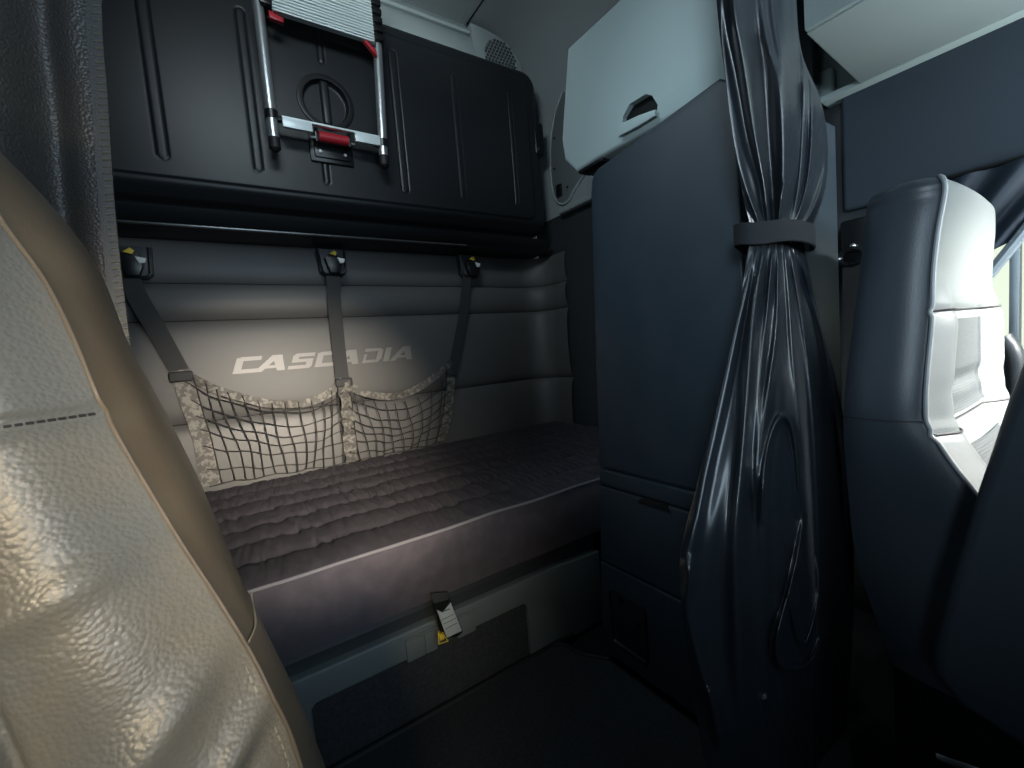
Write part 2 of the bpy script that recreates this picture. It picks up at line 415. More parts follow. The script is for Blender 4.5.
for i in range(-7, 8):
    for j in range(-7, 8):
        x = gc[0]+(i+.5*(j % 2))*.021; z = gc[1]+j*.018
        if math.hypot(x-gc[0], z-gc[1]) < .098:
            t = bmesh.new(); bmesh.ops.create_cone(t, cap_ends=True, segments=6, radius1=.0082, radius2=.0082, depth=.004, matrix=Matrix.Translation((x, 2.0475, z)) @ Matrix.Rotation(PI/2, 4, 'X')); merge(bm, t)
frombm('perforation_holes', bm, mat('speaker_holes', (.07, .08, .085), .7), spk, 0)['label'] = 'dark holes of the round grille'
bm = bmesh.new(); ring(bm, gc, .098, .112, 2.046, 2.052); frombm('grille_ring', bm, m_light, spk)

# ================================================================== LADDER
LY = 1.80
lad = thing('telescopic_ladder', (.45, LY, 1.70), 'collapsed aluminium telescopic ladder with black end caps hung on the folded bunk', 'ladder')
for x0, z0, xb, zb in ((.240, 2.222, .2395, 1.725), (.662, 2.205, .640, 1.729)):
    bm = bmesh.new(); atube(bm, [(x0, LY, z0), (xb, LY, zb+.03)], .018, 24); r_ = frombm('rail', bm, m_alu, lad)
    bm = bmesh.new(); atube(bm, smooth_path([(xb, LY, zb+.035), (xb, LY, zb+.010), (xb, LY, zb-.002)], 6), .0195, 20); atube(bm, [(xb, LY, zb-.002), (xb, LY, zb-.012)], .0195, 20, r2=.010)
    frombm('end_cap', bm, m_rubber, lad)
    cz = zb+.115 if x0 < .5 else zb+.085
    bm = bmesh.new(); ring2 = [(xb+.001, LY, cz-.014), (xb+.001, LY, cz-.008), (xb+.001, LY, cz+.008), (xb+.001, LY, cz+.014)]
    atube(bm, ring2, .0225, 24); abox(bm, (min(xb, .44)+(0 if x0 < .5 else 0), LY-.012, cz-.018), (min(xb, .44)+.035, LY+.012, cz+.0), .004) if x0 < .5 else abox(bm, (xb-.034, LY-.012, cz-.015), (xb, LY+.012, cz+.0), .004)
    frombm('collar', bm, m_black, lad)
bm = bmesh.new()   # lower rung: thin lip all along, thicker at both ends
abox(bm, (.272, LY-.014, 1.833), (.628, LY+.006, 1.841), .002)
for z in (1.83, 1.826): pass
abox(bm, (.272, LY-.018, 1.800), (.372, LY-.004, 1.834), .002); abox(bm, (.528, LY-.018, 1.800), (.628, LY-.004, 1.834), .002)
for v in bm.verts: v.co.z += (.0 if v.co.x < .45 else -.003)
frombm('lower_rung', bm, m_rung, lad)
for i in range(7):
    z0 = 2.188+i*.0335
    bm = bmesh.new()
    n = 6; pts = []
    for k in range(n+1):
        zz = z0+k*.032/n
        pts.append((LY-.036-(0.0025 if k % 2 else 0), zz))
    pts2 = []
    n = 3
    for k in range(n):
        a = z0+k*.032/n; b = z0+(k+.55)*.032/n; c = z0+(k+1)*.032/n
        pts2 += [(LY-.038, a+.0002), (LY-.038, b), (LY-.0290, b+.0004), (LY-.0290, c-.0002)]
    aprism(bm, pts2+[(LY-.016, z0+.032), (LY-.016, z0)], 0, .281, .640)
    frombm('stacked_rung', bm, m_rung, lad, 20)
for xs, top in ((.262, .02), (.662, 0)):
    bm = bmesh.new()
    for i in range(8): 
        atube(bm, [(xs, LY, 2.205+i*.0335), (xs, LY, 2.233+i*.0335)], .024, 18)
        abox(bm, (xs-.02, LY-.034, 2.207+i*.0335), (xs+.02, LY+.015, 2.230+i*.0335), .004)
    frombm('rung_joint_stack', bm, m_black, lad)
bm = bmesh.new(); aprism(bm, [(.268, 2.190), (.315, 2.176), (.312, 2.160), (.268, 2.165)], 1, LY-.03, LY-.01, .003); frombm('release_clip', bm, m_red, lad)['label'] = 'red release clip'
bm = bmesh.new(); aprism(bm, [(.600, 2.200), (.645, 2.165), (.645, 2.145), (.635, 2.150), (.598, 2.188)], 1, LY-.03, LY-.01, .003); frombm('release_clip', bm, m_red, lad)['label'] = 'red release clip'

# ================================================================== LETTERING
def letters():
    bm = bmesh.new()
    H = .066; Wd = .086; sh = .36
    yq = WY1-.0335
    G = {
     'C': [[(0, .05), (.30, .05), (.30, .95), (0, .95)], [(.05, .76), (1.02, .76), (1.02, 1), (.15, 1)], [(.0, 0), (.98, 0), (.98, .24), (.0, .24)]],
     'A': [[(-.30, 0), (.02, 0), (.66, 1), (.30, 1)], [(.28, 1), (.72, 1), (1.02, 0), (.68, 0)], [(.12, .18), (.80, .18), (.74, .36), (.24, .36)]],
     'S': [[(.02, .78), (1.0, .78), (1.0, 1), (.15, 1)], [(.02, .5), (.3, .5), (.3, .9), (.02, .9)], [(.02, .42), (.98, .42), (.98, .62), (.02, .62)], [(.7, .1), (.98, .1), (.98, .55), (.7, .55)], [(-.08, 0), (.9, 0), (.98, .22), (-.08, .22)]],
     'D': [[(.0, .8), (.85, .8), (.85, 1), (.0, 1)], [(.68, .06), (.98, .2), (.98, .88), (.68, .98)], [(-.02, 0), (.85, 0), (.9, .2), (-.02, .2)], [(.0, 0), (.14, 0), (.14, .62), (.0, .62)]],
     'I': [[(.0, 0), (.34, 0), (.34, 1), (.0, 1)]],
    }
    word = 'CASCADIA'; adv = {'C': 1.16, 'A': 1.22, 'S': 1.14, 'D': 1.10, 'I': .68}
    x = 0; pl = []; kk = 0
    for ch in word:
        pl.append((ch, x)); x += adv[ch]
    total = x-.1
    X0, X1 = .030, .800
    k = (X1-X0)/total
    for ch, xo in pl:
        for q in G[ch]:
            pts = []
            for (a, b) in q:
                xx = X0+(xo+a)*k+sh*(b-.4)*H; zz = .922+b*H - .0
                pts.append((xx, zz))
            kk += 1; aprism(bm, pts, 1, yq-.0022-.00025*(kk % 5), yq+.012)
    return bm
o = frombm('trim_6', letters(), m_letters, None, 0); tag(o, kind='structure')

# ================================================================== CARGO NET
NY = 2.068
net = thing('bunk_restraint_net', (.45, NY, .48), 'dark cord restraint net with webbing edges hung by three straps on the rear wall', 'net')
def npt(px, py, y=NY): return at(px, py, 1, y)
ups = [([(124, 262), (135, 292), (158, 332), (180, 372)], .062), ([(333, 276), (335, 310), (339, 350), (343, 384)], .058), ([(467, 276), (464, 310), (458, 345), (452, 377)], .050)]
for pts, wd in ups:
    bm = bmesh.new(); astrip(bm, smooth_path([npt(*p) for p in pts], 14), wd); frombm('hanging_strap', bm, m_web, net)
lows = [([(180, 370), (191, 405), (203, 440), (211, 485)], .062), ([(343, 380), (347, 410), (349, 435), (351, 462)], .055), ([(451, 374), (450, 395), (447, 418), (441, 442)], .045)]
lowp = []
for k, (pts, wd) in enumerate(lows):
    P = smooth_path([npt(*p, NY-.006) for p in pts], 30); lowp.append(P)
    bm = bmesh.new()
    if k == 1:   # gathered, ruffled webbing
        P2 = [p+V((0, -.012*abs(math.sin(i*.62)), 0)) for i, p in enumerate(P)]
        astrip(bm, P2, wd, th=.003, twist=lambda t: .5*math.sin(t*19))
    else: astrip(bm, P, wd, th=.003)
    frombm('side_webbing', bm, m_webp, net)
for px, py, wd in ((181, 376, .075), (344, 382, .075), (452, 372, .055)):
    c = npt(px, py, NY-.014); bm = bmesh.new(); abox(bm, (c.x-wd/2, c.y-.006, c.z-.022), (c.x+wd/2, c.y+.008, c.z+.018), .008, 3)
    frombm('webbing_loop', bm, m_web, net)
tops = [[(184, 374), (212, 388), (240, 397), (272, 404), (305, 403), (328, 394), (343, 380)], [(344, 380), (356, 390), (378, 396), (402, 395), (428, 382), (452, 362)]]
topp = []
for pts in tops:
    P = smooth_path([npt(*p, NY-.010) for p in pts], 40); topp.append(P)
    bm = bmesh.new(); astrip(bm, P, .034, th=.003, twist=lambda t: .35*math.sin(t*14)); frombm('top_webbing', bm, m_webp, net)
def onpath(P, t):
    t = max(0, min(1, t))*(len(P)-1); i = min(int(t), len(P)-2); return P[i].lerp(P[i+1], t-i)
bm = bmesh.new()
for T, A, B, nv, nh in ((topp[0], lowp[0], lowp[1], 14, 7), (topp[1], lowp[1], lowp[2], 11, 7)):
    a0, b0 = A[-1], B[-1]
    def node(u, v):
        p = onpath(T, u); q = a0.lerp(b0, u); r = p.lerp(q, v)
        l = onpath(A, v); rr_ = onpath(B, v)
        base_l = T[0].lerp(a0, v); base_r = T[-1].lerp(b0, v)
        r = r+(l-base_l)*(1-u)+(rr_-base_r)*u
        r.x += .006*math.sin(v*5+u*17); r.z += -.018*math.sin(PI*u)*math.sin(PI*v)+.004*math.sin(u*23+v*11)
        r.y = NY-.012-.012*math.sin(PI*v)*math.sin(PI*u)
        return r
    for i in range(1, nv): atube(bm, [node(i/nv, v/14) for v in range(15)], .0024, 5)
    for j in range(1, nh+1): atube(bm, [node(u/30, j/nh) for u in range(31)], .0024, 5)
frombm('netting', bm, m_net, net)
for px, py in ((132, 262), (332, 262), (469, 266)):
    c = at(px, py, 1, 2.085)
    bm = bmesh.new()
    aprism(bm, [(c.x-.062, c.z+.055), (c.x+.062, c.z+.055), (c.x+.056, c.z-.045), (c.x+.04, c.z-.06), (c.x-.04, c.z-.06), (c.x-.056, c.z-.045)], 1, 2.075, 2.11, .004)
    ap = frombm('anchor_plate', bm, mat('anchor_plate_grey', (.05, .055, .062), .45), net)
    bm = bmesh.new()
    atube(bm, [(c.x-.060, 2.07, c.z+.05), (c.x-.048, 2.066, c.z-.045), (c.x-.035, 2.066, c.z-.058), (c.x+.035, 2.066, c.z-.058), (c.x+.05, 2.066, c.z-.045), (c.x+.054, 2.07, c.z+.05)], .005, 8)
    frombm('wire_loop', bm, m_black, ap)
    bm = bmesh.new(); aprism(bm, [(c.x-.036, c.z+.012), (c.x-.02, c.z+.026), (c.x+.028, c.z+.022), (c.x+.034, c.z-.02), (c.x+.02, c.z-.056), (c.x-.018, c.z-.056), (c.x-.03, c.z-.02)], 1, 2.045, 2.075, .005)
    bk = frombm('hook_buckle', bm, m_black, net)
    bm = bmesh.new(); aprism(bm, [(c.x-.018, c.z+.026), (c.x+.004, c.z+.042), (c.x+.016, c.z+.032), (c.x+.008, c.z+.018)], 1, 2.038, 2.05, .002); frombm('yellow_tab', bm, m_yellow, bk)['label'] = 'yellow release tab'
    bm = bmesh.new(); aprism(bm, [(c.x+.014, c.z+.012), (c.x+.046, c.z+.006), (c.x+.042, c.z-.010), (c.x+.024, c.z-.014)], 1, 2.038, 2.048, .002); frombm('white_tab', bm, mat('white_tab', (.8, .82, .82), .5), bk)['label'] = 'white paper tab'

# ================================================================== MATTRESS
MX0, MX1, MY0, MY1, MZ0, MZ1 = -.80, 1.60, 1.048, 2.050, .294, .475
mt = thing('bunk_mattress', (.4, 1.5, MZ0), 'dark grey quilted mattress on the lower bunk, with a pale piped front edge', 'mattress')
qs = [1.19, 1.33, 1.47, 1.61, 1.75, 1.89]
def mtop(u, v):
    x = MX0+(MX1-MX0)*u; y = MY0+(MY1-MY0)*v
    z = MZ1
    allq = [MY0]+qs+[MY1]
    d = min(abs(y-q) for q in allq)
    z += .016*(1-math.exp(-d/.020)) - .007
    w1 = noise.noise(V((x*30+y*4, y*3, 1.3))); w2 = noise.noise(V((x*80-y*9, y*6, 4.1))); w3 = noise.noise(V((x*6, y*5, 7)))
    amp = .55+.45*math.exp(-d/.03)
    z += ((.35-abs(w1)*1.6)*.010+(.3-abs(w2)*1.5)*.007)*amp*ss(MY0, MY0+.03, y)+w3*.004
    z -= .012*(1-ss(0, .03, y-MY0))*0 + .02*(1-ss(0, .04, MY1-y))
    return V((x, y, z))
bm = bmesh.new(); agrid(bm, 560, 150, mtop); frombm('quilted_top', bm, m_quilt, mt, 70)
def mside(u, v):
    x = MX0+(MX1-MX0)*u; z = MZ0+(MZ1-.003-MZ0)*v
    y = MY0-.010*math.sin(PI*v)+.004*noise.noise(V((x*6, z*10, 2)))
    return V((x, y, z))
bm = bmesh.new(); agrid(bm, 200, 20, mside)
abox(bm, (MX0, MY0+.003, MZ0), (MX1, MY1, MZ1-.03)); frombm('side_border', bm, m_side, mt, 60)
bm = bmesh.new(); atube(bm, [mtop(i/120, 0)+V((0, -.002, .001)) for i in range(121)], .0040, 8); frombm('piping', bm, m_pipe, mt)['label'] = 'pale piping'
bm = bmesh.new()
for q in qs: atube(bm, [mtop(i/160, (q-MY0)/(MY1-MY0))+V((0, 0, -.0005)) for i in range(161)], .0026, 5)
frombm('quilting_seams', bm, m_dthread, mt)
bm = bmesh.new()
random.seed(8)
for px, py in ((399, 492), (385, 527), (335, 510), (451, 560), (437, 512)):
    pass

# ================================================================== BUNK BASE
BYF = 1.050
base = thing('under_bunk_locker', (.4, 1.5, 0), 'grey moulded under-bunk locker with a dark carpet panel below the mattress', 'locker')
bm = bmesh.new(); abox(bm, (-.85, BYF+.05, -.02), (1.6, 2.05, .285)); frombm('base_box', bm, m_black, base)
bm = bmesh.new(); aprism(bm, [(BYF+.02, .242), (BYF+.018, .268), (BYF+.03, .282), (BYF+.10, .284), (BYF+.10, .20), (BYF+.02, .20)], 0, -.85, .98, .004); frombm('top_rail', bm, m_fdark, base)
pR = at(523, 603, 1, BYF).x; pRt = at(525, 655, 1, BYF)
bm = bmesh.new()
# frame = band, right and left cheeks, one moulding
fo = [(-.85, -.02), (-.85, .238), (.80, .238), (.86, .232), (.98, .225), (.98, -.02), (pR+.012, -.02), (pR+.012, .155), (pR, .166), (.085, .166), (.075, .155), (.075, -.02)]
aprism(bm, fo, 1, BYF-.004, BYF+.05, .006, 3); frombm('moulded_frame', bm, m_frame, base)
bm = bmesh.new(); abox(bm, (.07, BYF+.006, -.02), (pR+.02, BYF+.04, .172)); frombm('carpet_panel', bm, m_carpet, base)
for a, b in (((406, 655), (424, 640)), ((425, 651), (436, 636)), ((457, 641), (475, 626))):
    p = at(a[0], a[1], 1, BYF); q = at(b[0], b[1], 1, BYF)
    bm = bmesh.new(); abox(bm, (p.x, BYF-.008, .160), (q.x, BYF, .216), .004, 2); frombm('latch_plate', bm, m_frame, base)
bm = bmesh.new(); abox(bm, (at(404, 640, 1, BYF).x, BYF-.009, .217), (at(480, 610, 1, BYF).x, BYF+.002, .223), .002); frombm('latch_lip', bm, m_frame, base)

# belt buckle hanging over the base
bl_ = thing('belt_buckle', (.40, 1.02, .20), 'silver-labelled strap buckle with a yellow tag hanging under the mattress edge', 'buckle')
def bp(px, py, y): return at(px, py, 1, y)
def quad(name, pxs, y, th, m, parent, bev=.002):
    P = [bp(px, py, y) for px, py in pxs]; bm = bmesh.new(); aprism(bm, [(p.x, p.z) for p in P], 1, y, y+th, bev); return frombm(name, bm, m, parent)
quad('strap', [(431, 594), (448, 592), (450, 606), (443, 612), (434, 606)], 1.012, .006, m_web, bl_)
quad('buckle_body', [(434, 604), (449, 600), (463, 632), (459, 636), (445, 640), (439, 628)], 1.010, .016, m_black, bl_)
lb = quad('label_plate', [(437, 610), (443, 613), (451, 603), (462, 631), (447, 638)], 1.004, .004, m_silver, bl_, .001)
lb['label'] = 'silver printed label'
for k, (a, b) in enumerate((((444, 611), (449.5, 609)), ((442, 620), (454, 614)), ((444, 624), (456, 618)), ((445.5, 629), (457, 623)))):
    P = bp(*a, 1.003); Q = bp(*b, 1.003); bm = bmesh.new(); atube(bm, [P, Q], .0014 if k == 0 else .0007, 5); frombm('print_line', bm, m_ink, lb)
yt = bmesh.new(); atube(yt, [bp(438.5, 631, 1.006), bp(439, 644, 1.006), bp(448, 641, 1.006), bp(443, 634, 1.006)], .0022, 6, closed=True)
abox(yt, (bp(440, 640, 1.006).x, 1.005, bp(440, 641, 1.006).z), (bp(444.5, 640, 1.006).x, 1.008, bp(440, 634, 1.006).z), .001); frombm('yellow_tag', yt, m_yellow, bl_)['label'] = 'yellow tag'

# ================================================================== FLOOR MAT
fm = thing('carpet_floor_mat', (.4, .6, -.03), 'dark carpet floor mat with a raised black lip in front of the bunk base', 'mat')
cx, cy, r = .745, 1.028, .05
ol = [(-.6, cy+.012)]
for k in range(9):
    a = PI/2-k/8*PI/2; ol.append((cx-r+.04+r*math.cos(a), cy-r+.012+r*math.sin(a)))
ol += [(.79, .955), (.838, .885), (.838, -.9), (-.6, -.9)]
bm = bmesh.new(); aprism(bm, ol, 2, -.03, 0.0, .006, 3); frombm('carpet', bm, m_carpet, fm)
bm = bmesh.new(); atube(bm, smooth_path([(x, y, .0) for x, y in ol[:-2]], 60), .007, 8); frombm('edge_lip', bm, m_rubber, fm)
bm = bmesh.new(); abox(bm, (.86, -.9, -.03), (1.64, .42, -.01), .006); tag(frombm('side_floor_mat', bm, m_rubber), 'black rubber floor under the passenger seat', 'mat')

# ================================================================== TALL CABINET
CX = .844
cab = thing('tall_cabinet', (1.2, .7, 0), 'tall dark blue cabinet with door and drawers, between bunk end and tied curtain', 'cabinet')
def yb(z): return interp([(0, .922), (.574, .880), (1.35, .838)], z)
yF = .452
def arc(cy_, cz_, r_, a0, a1, n=6): return [(cy_+r_*math.cos(math.radians(a0+(a1-a0)*k/n)), cz_+r_*math.sin(math.radians(a0+(a1-a0)*k/n))) for k in range(n+1)]
bm = bmesh.new()
aprism(bm, [(yF, 0), (yb(0)-.006, 0), (yb(.574)-.006, .574), (yb(1.3)-.006, 1.30), (.80, 1.36), (yF, 1.395)], 0, CX+.012, 1.29, .006)
abox(bm, (1.285, .64, 0), (1.56, .90, 1.36))  # rear extension added to block light passing behind the cabinet
frombm('cabinet_body', bm, m_cab, cab)
g = .003
def panel(name, z0, z1, top=False):
    if top:
        pts = [(yF, z0), (yb(z0), z0), (yb(1.30), 1.315)]+arc(.800, 1.332, .036, 0, 80)+[(yF+.03, 1.408)]+[(yF, 1.385)]
    else: pts = [(yF, z0), (yb(z0), z0), (yb(z1), z1), (yF, z1)]
    bm = bmesh.new(); aprism(bm, pts, 0, CX, CX+.02, .006, 3)
    return frombm(name, bm, m_cab, cab)
panel('cabinet_door', .578, 0, True)
panel('fascia_strip', .527, .572)
dr = panel('upper_drawer', .297, .522)
lo = panel('lower_drawer', .012, .291)
bm = bmesh.new(); aprism(bm, [(.645, .508), (.745, .508), (.730, .527), (.660, .527)], 0, CX-.004, CX+.024, .002); frombm('finger_slot', bm, m_black, dr)
bm = bmesh.new()
abox(bm, (CX-.004, .74, .07), (CX+.002, .865, .225), .01, 3); pl_ = frombm('recess_panel', bm, m_shell, lo)
bm = bmesh.new()
for px, py in ((622, 600), (638, 622), (622, 632)):
    p = at(px, py, 0, CX-.002); bm = bmesh.new(); atube(bm, [p, p+V((-.010, 0, 0))], .008, 10); frombm('knob', bm, m_gloss, lo)

# ================================================================== WHITE OVERHEAD CABINET
WC = .90
wc = thing('overhead_cabinet', (1.25, .7, 1.42), 'pale grey-white overhead cabinet with a cut-out handle above the tall dark cabinet', 'cabinet')
bm = bmesh.new()
P = [(at(567, 48, 0, WC)), at(561, 140, 0, WC), at(563, 160, 0, WC), at(573, 172, 0, WC)]
pts = [(p.y, p.z) for p in P]+[(.885, 1.427), (.50, 1.425), (.45, 1.50), (.45, P[0].z-.004)]
aprism(bm, pts, 0, WC, 1.055, .010, 3)
body = frombm('cabinet_shell', bm, m_white, wc)
for v in body.data.vertices:      # the lower part tucks under, as the crease shows
    if v.co.z < 1.50 and v.co.x < 1.0: v.co.x += .012*(1.50-v.co.z)/.07
# handle opening
hp = [at(x, y, 0, WC) for x, y in ((621, 123), (622, 116), (629, 104), (645, 94), (651, 95), (656, 104), (655, 109), (640, 114))]
c = bmesh.new(); aprism(c, [(p.y, p.z) for p in hp], 0, WC-.05, WC+.05); cu = frombm('cutter', c, None); cut(body, cu)
body.data.materials.clear(); body.data.materials.append(m_white)
bm = bmesh.new(); cc = sum((V(p) for p in hp), V())/len(hp)
aprism(bm, [(cc.y+(p.y-cc.y)*1.03, cc.z+(p.z-cc.z)*1.03) for p in hp], 0, WC+.018, WC+.024); frombm('handle_pocket', bm, m_black, wc)
lip = [at(x, y, 0, WC) for x, y in ((620.5, 124), (640, 115), (656, 109.5), (656, 116), (638, 127), (619, 137))]
bm = bmesh.new(); aprism(bm, [(p.y, p.z) for p in lip], 0, WC-.004, WC+.006, .003); frombm('handle_lip', bm, m_white, wc)
bm = bmesh.new(); abox(bm, (WC+.016, .86, 1.418), (WC+.06, .955, 1.428), .002); frombm('hinge_strip', bm, m_black, wc)
bm = bmesh.new(); abox(bm, (1.05, .66, 1.415), (1.56, .93, 1.74), .01); frombm('light_leak_block', bm, m_black, wc)['label'] = 'dark block added to stop light leaking past the cabinet'  # added dark box, blocks light over the tall cabinet and darkens the gap
# small side hatch on the upper wall
hat = thing('wall_hatch', (1.65, 1.83, 1.72), 'rounded grey hatch frame in the upper side wall beside the white cabinet', 'hatch')
bm = bmesh.new()
oo = [at(x, y, 0, 1.65) for x, y in ((563, 92), (556, 112), (552, 135), (551, 165), (553, 190), (557, 201), (563, 204), (569, 200), (573, 192), (582, 178), (600, 150), (600, 92))]
pth = smooth_path(oo, 60); atube(bm, pth, .007, 8); frombm('hatch_rim', bm, m_light, hat)
bm = bmesh.new(); aprism(bm, [(p.y, p.z) for p in oo], 0, 1.646, 1.655, .002); frombm('hatch_cover', bm, mat('hatch_grey', (.15, .17, .175), .7), hat)
bm = bmesh.new(); q = at(559, 190, 0, 1.64); abox(bm, (1.632, q.y-.02, q.z-.035), (1.65, q.y+.02, q.z+.03), .006); frombm('hatch_latch', bm, m_black, hat)
bm = bmesh.new()
for px, py in ((554, 138), (554, 169), (567, 187)):
    q = at(px, py, 0, 1.642); bm = bmesh.new(); atube(bm, [q, q+V((.01, 0, 0))], .006, 10); frombm('screw', bm, m_black, hat)

# ================================================================== OVERHEAD CONSOLE (passenger side)
con = thing('overhead_console', (1.45, -.3, 1.61), 'pale grey overhead console along the roof above the passenger seat', 'console')
e0 = at(805, 37, 1, .50); e1 = at(859, 83, 1, .50)
bm = bmesh.new(); aprism(bm, [(e0.x+.002, e0.z+.004), (e1.x, e1.z), (1.655, 1.605), (1.655, 1.95), (e0.x+.002, 1.95)], 1, -1.2, .50, .004)
for v in bm.verts: 
    if v.co.y > .3: v.co.y += (v.co.z-1.61)*-.15
frombm('bottom_panel', bm, m_light, con)
bm = bmesh.new(); abox(bm, (e0.x-.012, -1.2, e0.z+.008), (e0.x+.004, .497, 1.95), .004); frombm('front_panel', bm, m_light, con)
bm = bmesh.new(); aprism(bm, [(1.60, 1.598), (1.655, 1.592), (1.655, 1.612), (1.60, 1.612)], 1, -1.2, .60, .003); frombm('edge_trim', bm, m_white, con)

# ================================================================== TIED CURTAIN
ct = thing('tied_divider_curtain', (.83, .385, 0), 'shiny navy divider curtain gathered by a tie band, beside the passenger seat', 'curtain')
TZ = 1.083
Lt = [(0.02, .585), (.20, .560), (.33, .535), (.45, .520), (.60, .512), (.70, .560), (.779, .605), (.90, .668), (1.0, .712), (1.045, .728), (TZ, .745)]
Rt = [(0.02, 1.075), (.30, 1.125), (.55, 1.13), (.70, 1.10), (.85, 1.04), (1.0, .965), (1.045, .945), (TZ, .930)]
def fold(u, ks):
    s = 0
    for a, f, p in ks: s += a*math.sin(2*PI*(f*u+p))
    return s
def ridgeset(defs, y=.382):
    out = []
    for pts, a, w0, w1 in defs:
        P = [at(px, py, 1, y) for px, py in pts]; P = smooth_path(P, 18)
        P = [(p.x*.45, p.z) for p in P]
        out.append((P, a, w0, w1, min(p[0] for p in P)-.03, max(p[0] for p in P)+.03, min(p[1] for p in P)-.06, max(p[1] for p in P)+.06))
    return out
def ridge(R_, x, z):
    s = 0; x *= .45
    for P, a, w0, w1, xa, xb, za, zb in R_:
        if x < xa or x > xb or z < za or z > zb: continue
        best = 9; bt = 0; side = 1; n = len(P)-1
        for i in range(n):
            ax, az = P[i]; bx, bz = P[i+1]; dx = bx-ax; dz = bz-az
            t = ((x-ax)*dx+(z-az)*dz)/(dx*dx+dz*dz+1e-12); t = 0 if t < 0 else 1 if t > 1 else t
            ex = x-ax-dx*t; ez = z-az-dz*t; d = ex*ex+ez*ez
            if d < best: best = d; bt = (i+t)/n
        w = (w0+(w1-w0)*bt)*.78; f = min(1, bt/.12+.25)*min(1, (1-bt)/.15+.1)
        s += a*f*math.exp(-best/(w*w))
    return s
RL = ridgeset([
 ([(757, 248), (746, 290), (728, 350), (708, 430), (697, 500), (690, 560)], .016, .006, .014),
 ([(765, 248), (755, 300), (748, 380), (742, 470), (738, 560), (738, 680), (742, 760)], .034, .006, .022),
 ([(773, 248), (768, 300), (762, 360), (757, 430), (755, 500)], .018, .004, .010),
 ([(779, 248), (778, 290), (776, 340), (770, 380), (764, 420), (761, 470), (764, 540), (768, 620)], .022, .005, .014),
 ([(785, 248), (789, 290), (793, 350), (799, 410), (804, 470)], .020, .004, .009),
 ([(790, 248), (799, 300), (808, 360), (815, 430), (819, 520), (822, 600)], .020, .004, .010),
 ([(796, 248), (810, 290), (824, 340), (834, 400), (842, 470), (846, 540)], .020, .005, .008),
 ([(762, 520), (765, 470), (771, 435), (780, 417), (790, 421), (796, 445), (799, 480), (803, 525)], .030, .007, .007),
 ([(804, 515), (797, 560), (784, 610), (776, 643), (781, 664), (797, 669), (812, 659), (820, 640), (818, 612)], .042, .008, .008),
 ([(816, 556), (819, 590), (814, 618), (806, 641), (799, 638), (792, 612), (789, 585)], .030, .007, .006),
 ([(680, 560), (688, 575), (684, 612), (695, 655), (710, 700), (722, 752)], .040, .009, .009),
 ([(706, 690), (716, 702), (730, 740)], .016, .007, .006),
 ([(765, 695), (770, 715), (766, 738)], .014, .007, .006),
])
def tocam(p, s):
    d = CAM-p; return p+d.normalized()*s
def clow(u, v):
    z = .02+(TZ-.02)*v; xl = sinterp(Lt, z); xr = sinterp(Rt, z); q = 1-v
    uu = u+.010*math.sin(u*19+q*3.2)*q*(1-u)*4*u
    p = V((xl+(xr-xl)*uu, .382, z))
    en = ss(-.02, .08, u)*ss(1.02, .92, u)
    ph = .25*math.sin(q*3.0+1)
    f = .5*math.sin(2*PI*(5.2*u+ph))+.3*math.sin(2*PI*(9.1*u-.6*ph+.2))+.2*math.sin(2*PI*(15.5*u+ph))*ss(.3, 0, q)
    s = (.020+.085*ss(0, .5, q))*math.sin(PI*min(1, u*1.05))**.8
    s += (.004+.010*ss(0, .5, q))*f*en*(.45+.55*ss(.35, .0, q)+.6*ss(.45, .9, q))
    s += .008*noise.noise(V((u*6, q*6, 9)))*q
    s += ridge(RL, p.x, z)*.85*en
    p = tocam(p, s)
    if p.x > .93 and z < 1.16: p.y = max(p.y, .352)
    return p
bm = bmesh.new(); agrid(bm, 320, 260, clow); frombm('lower_drape', bm, m_satin, ct, 180)
Lu = [(TZ, .745), (1.14, .724), (1.25, .698), (1.41, .672), (1.60, .664), (1.95, .65)]
Ru = [(TZ, .930), (1.13, .985), (1.20, 1.035), (1.29, 1.048), (1.36, 1.02), (1.42, .95), (1.50, .932), (1.95, .93)]
RU = ridgeset([
 ([(712, -60), (716, 20), (724, 100), (738, 165), (760, 226)], .018, .010, .005),
 ([(730, -60), (738, 20), (748, 80), (757, 140), (766, 190), (769, 226)], .034, .020, .006),
 ([(754, -60), (757, 20), (764, 100), (769, 170), (772, 226)], -.030, .020, .006),
 ([(782, -80), (782, 20), (784, 100), (784, 170), (780, 226)], .036, .024, .008),
 ([(798, -60), (799, 30), (800, 100), (797, 170), (788, 226)], -.018, .007, .005),
 ([(806, 40), (812, 80), (812, 140), (806, 190), (794, 226)], .020, .008, .005),
 ([(822, 60), (829, 110), (828, 160), (815, 205), (801, 228)], .018, .008, .006),
 ([(778, 226), (780, 200), (785, 185), (790, 182)], .012, .005, .005),
])
def cup(u, v):
    z = TZ+(1.95-TZ)*v; xl = sinterp(Lu, z); xr = sinterp(Ru, z); q = ss(0, .45, v)
    p = V((xl+(xr-xl)*u, .382, z))
    en = ss(-.02, .08, u)*ss(1.02, .94, u)
    ph = -.35*v
    f = .5*math.sin(2*PI*(2.7*u+ph))+.35*math.sin(2*PI*(6.3*u+1.3*ph+.3))
    s = (.020+.04*q)*math.sin(PI*u)**.8+(.003+.004*q)*f*en+.006*noise.noise(V((u*5, v*7, 2)))*q
    s += ridge(RU, p.x, z)*1.0*en
    return tocam(p, s)
bm = bmesh.new(); agrid(bm, 240, 200, cup); frombm('upper_drape', bm, m_satin, ct, 180)
bm = bmesh.new(); pts = []
cxm, rx, ry = .838, .108, .040
for k in range(48):
    a = 2*PI*k/48; pts.append((cxm+rx*math.cos(a), .388+ry*math.sin(a)*(1+.05*math.sin(5*a)), TZ+.003*math.sin(3*a)))
rr = []
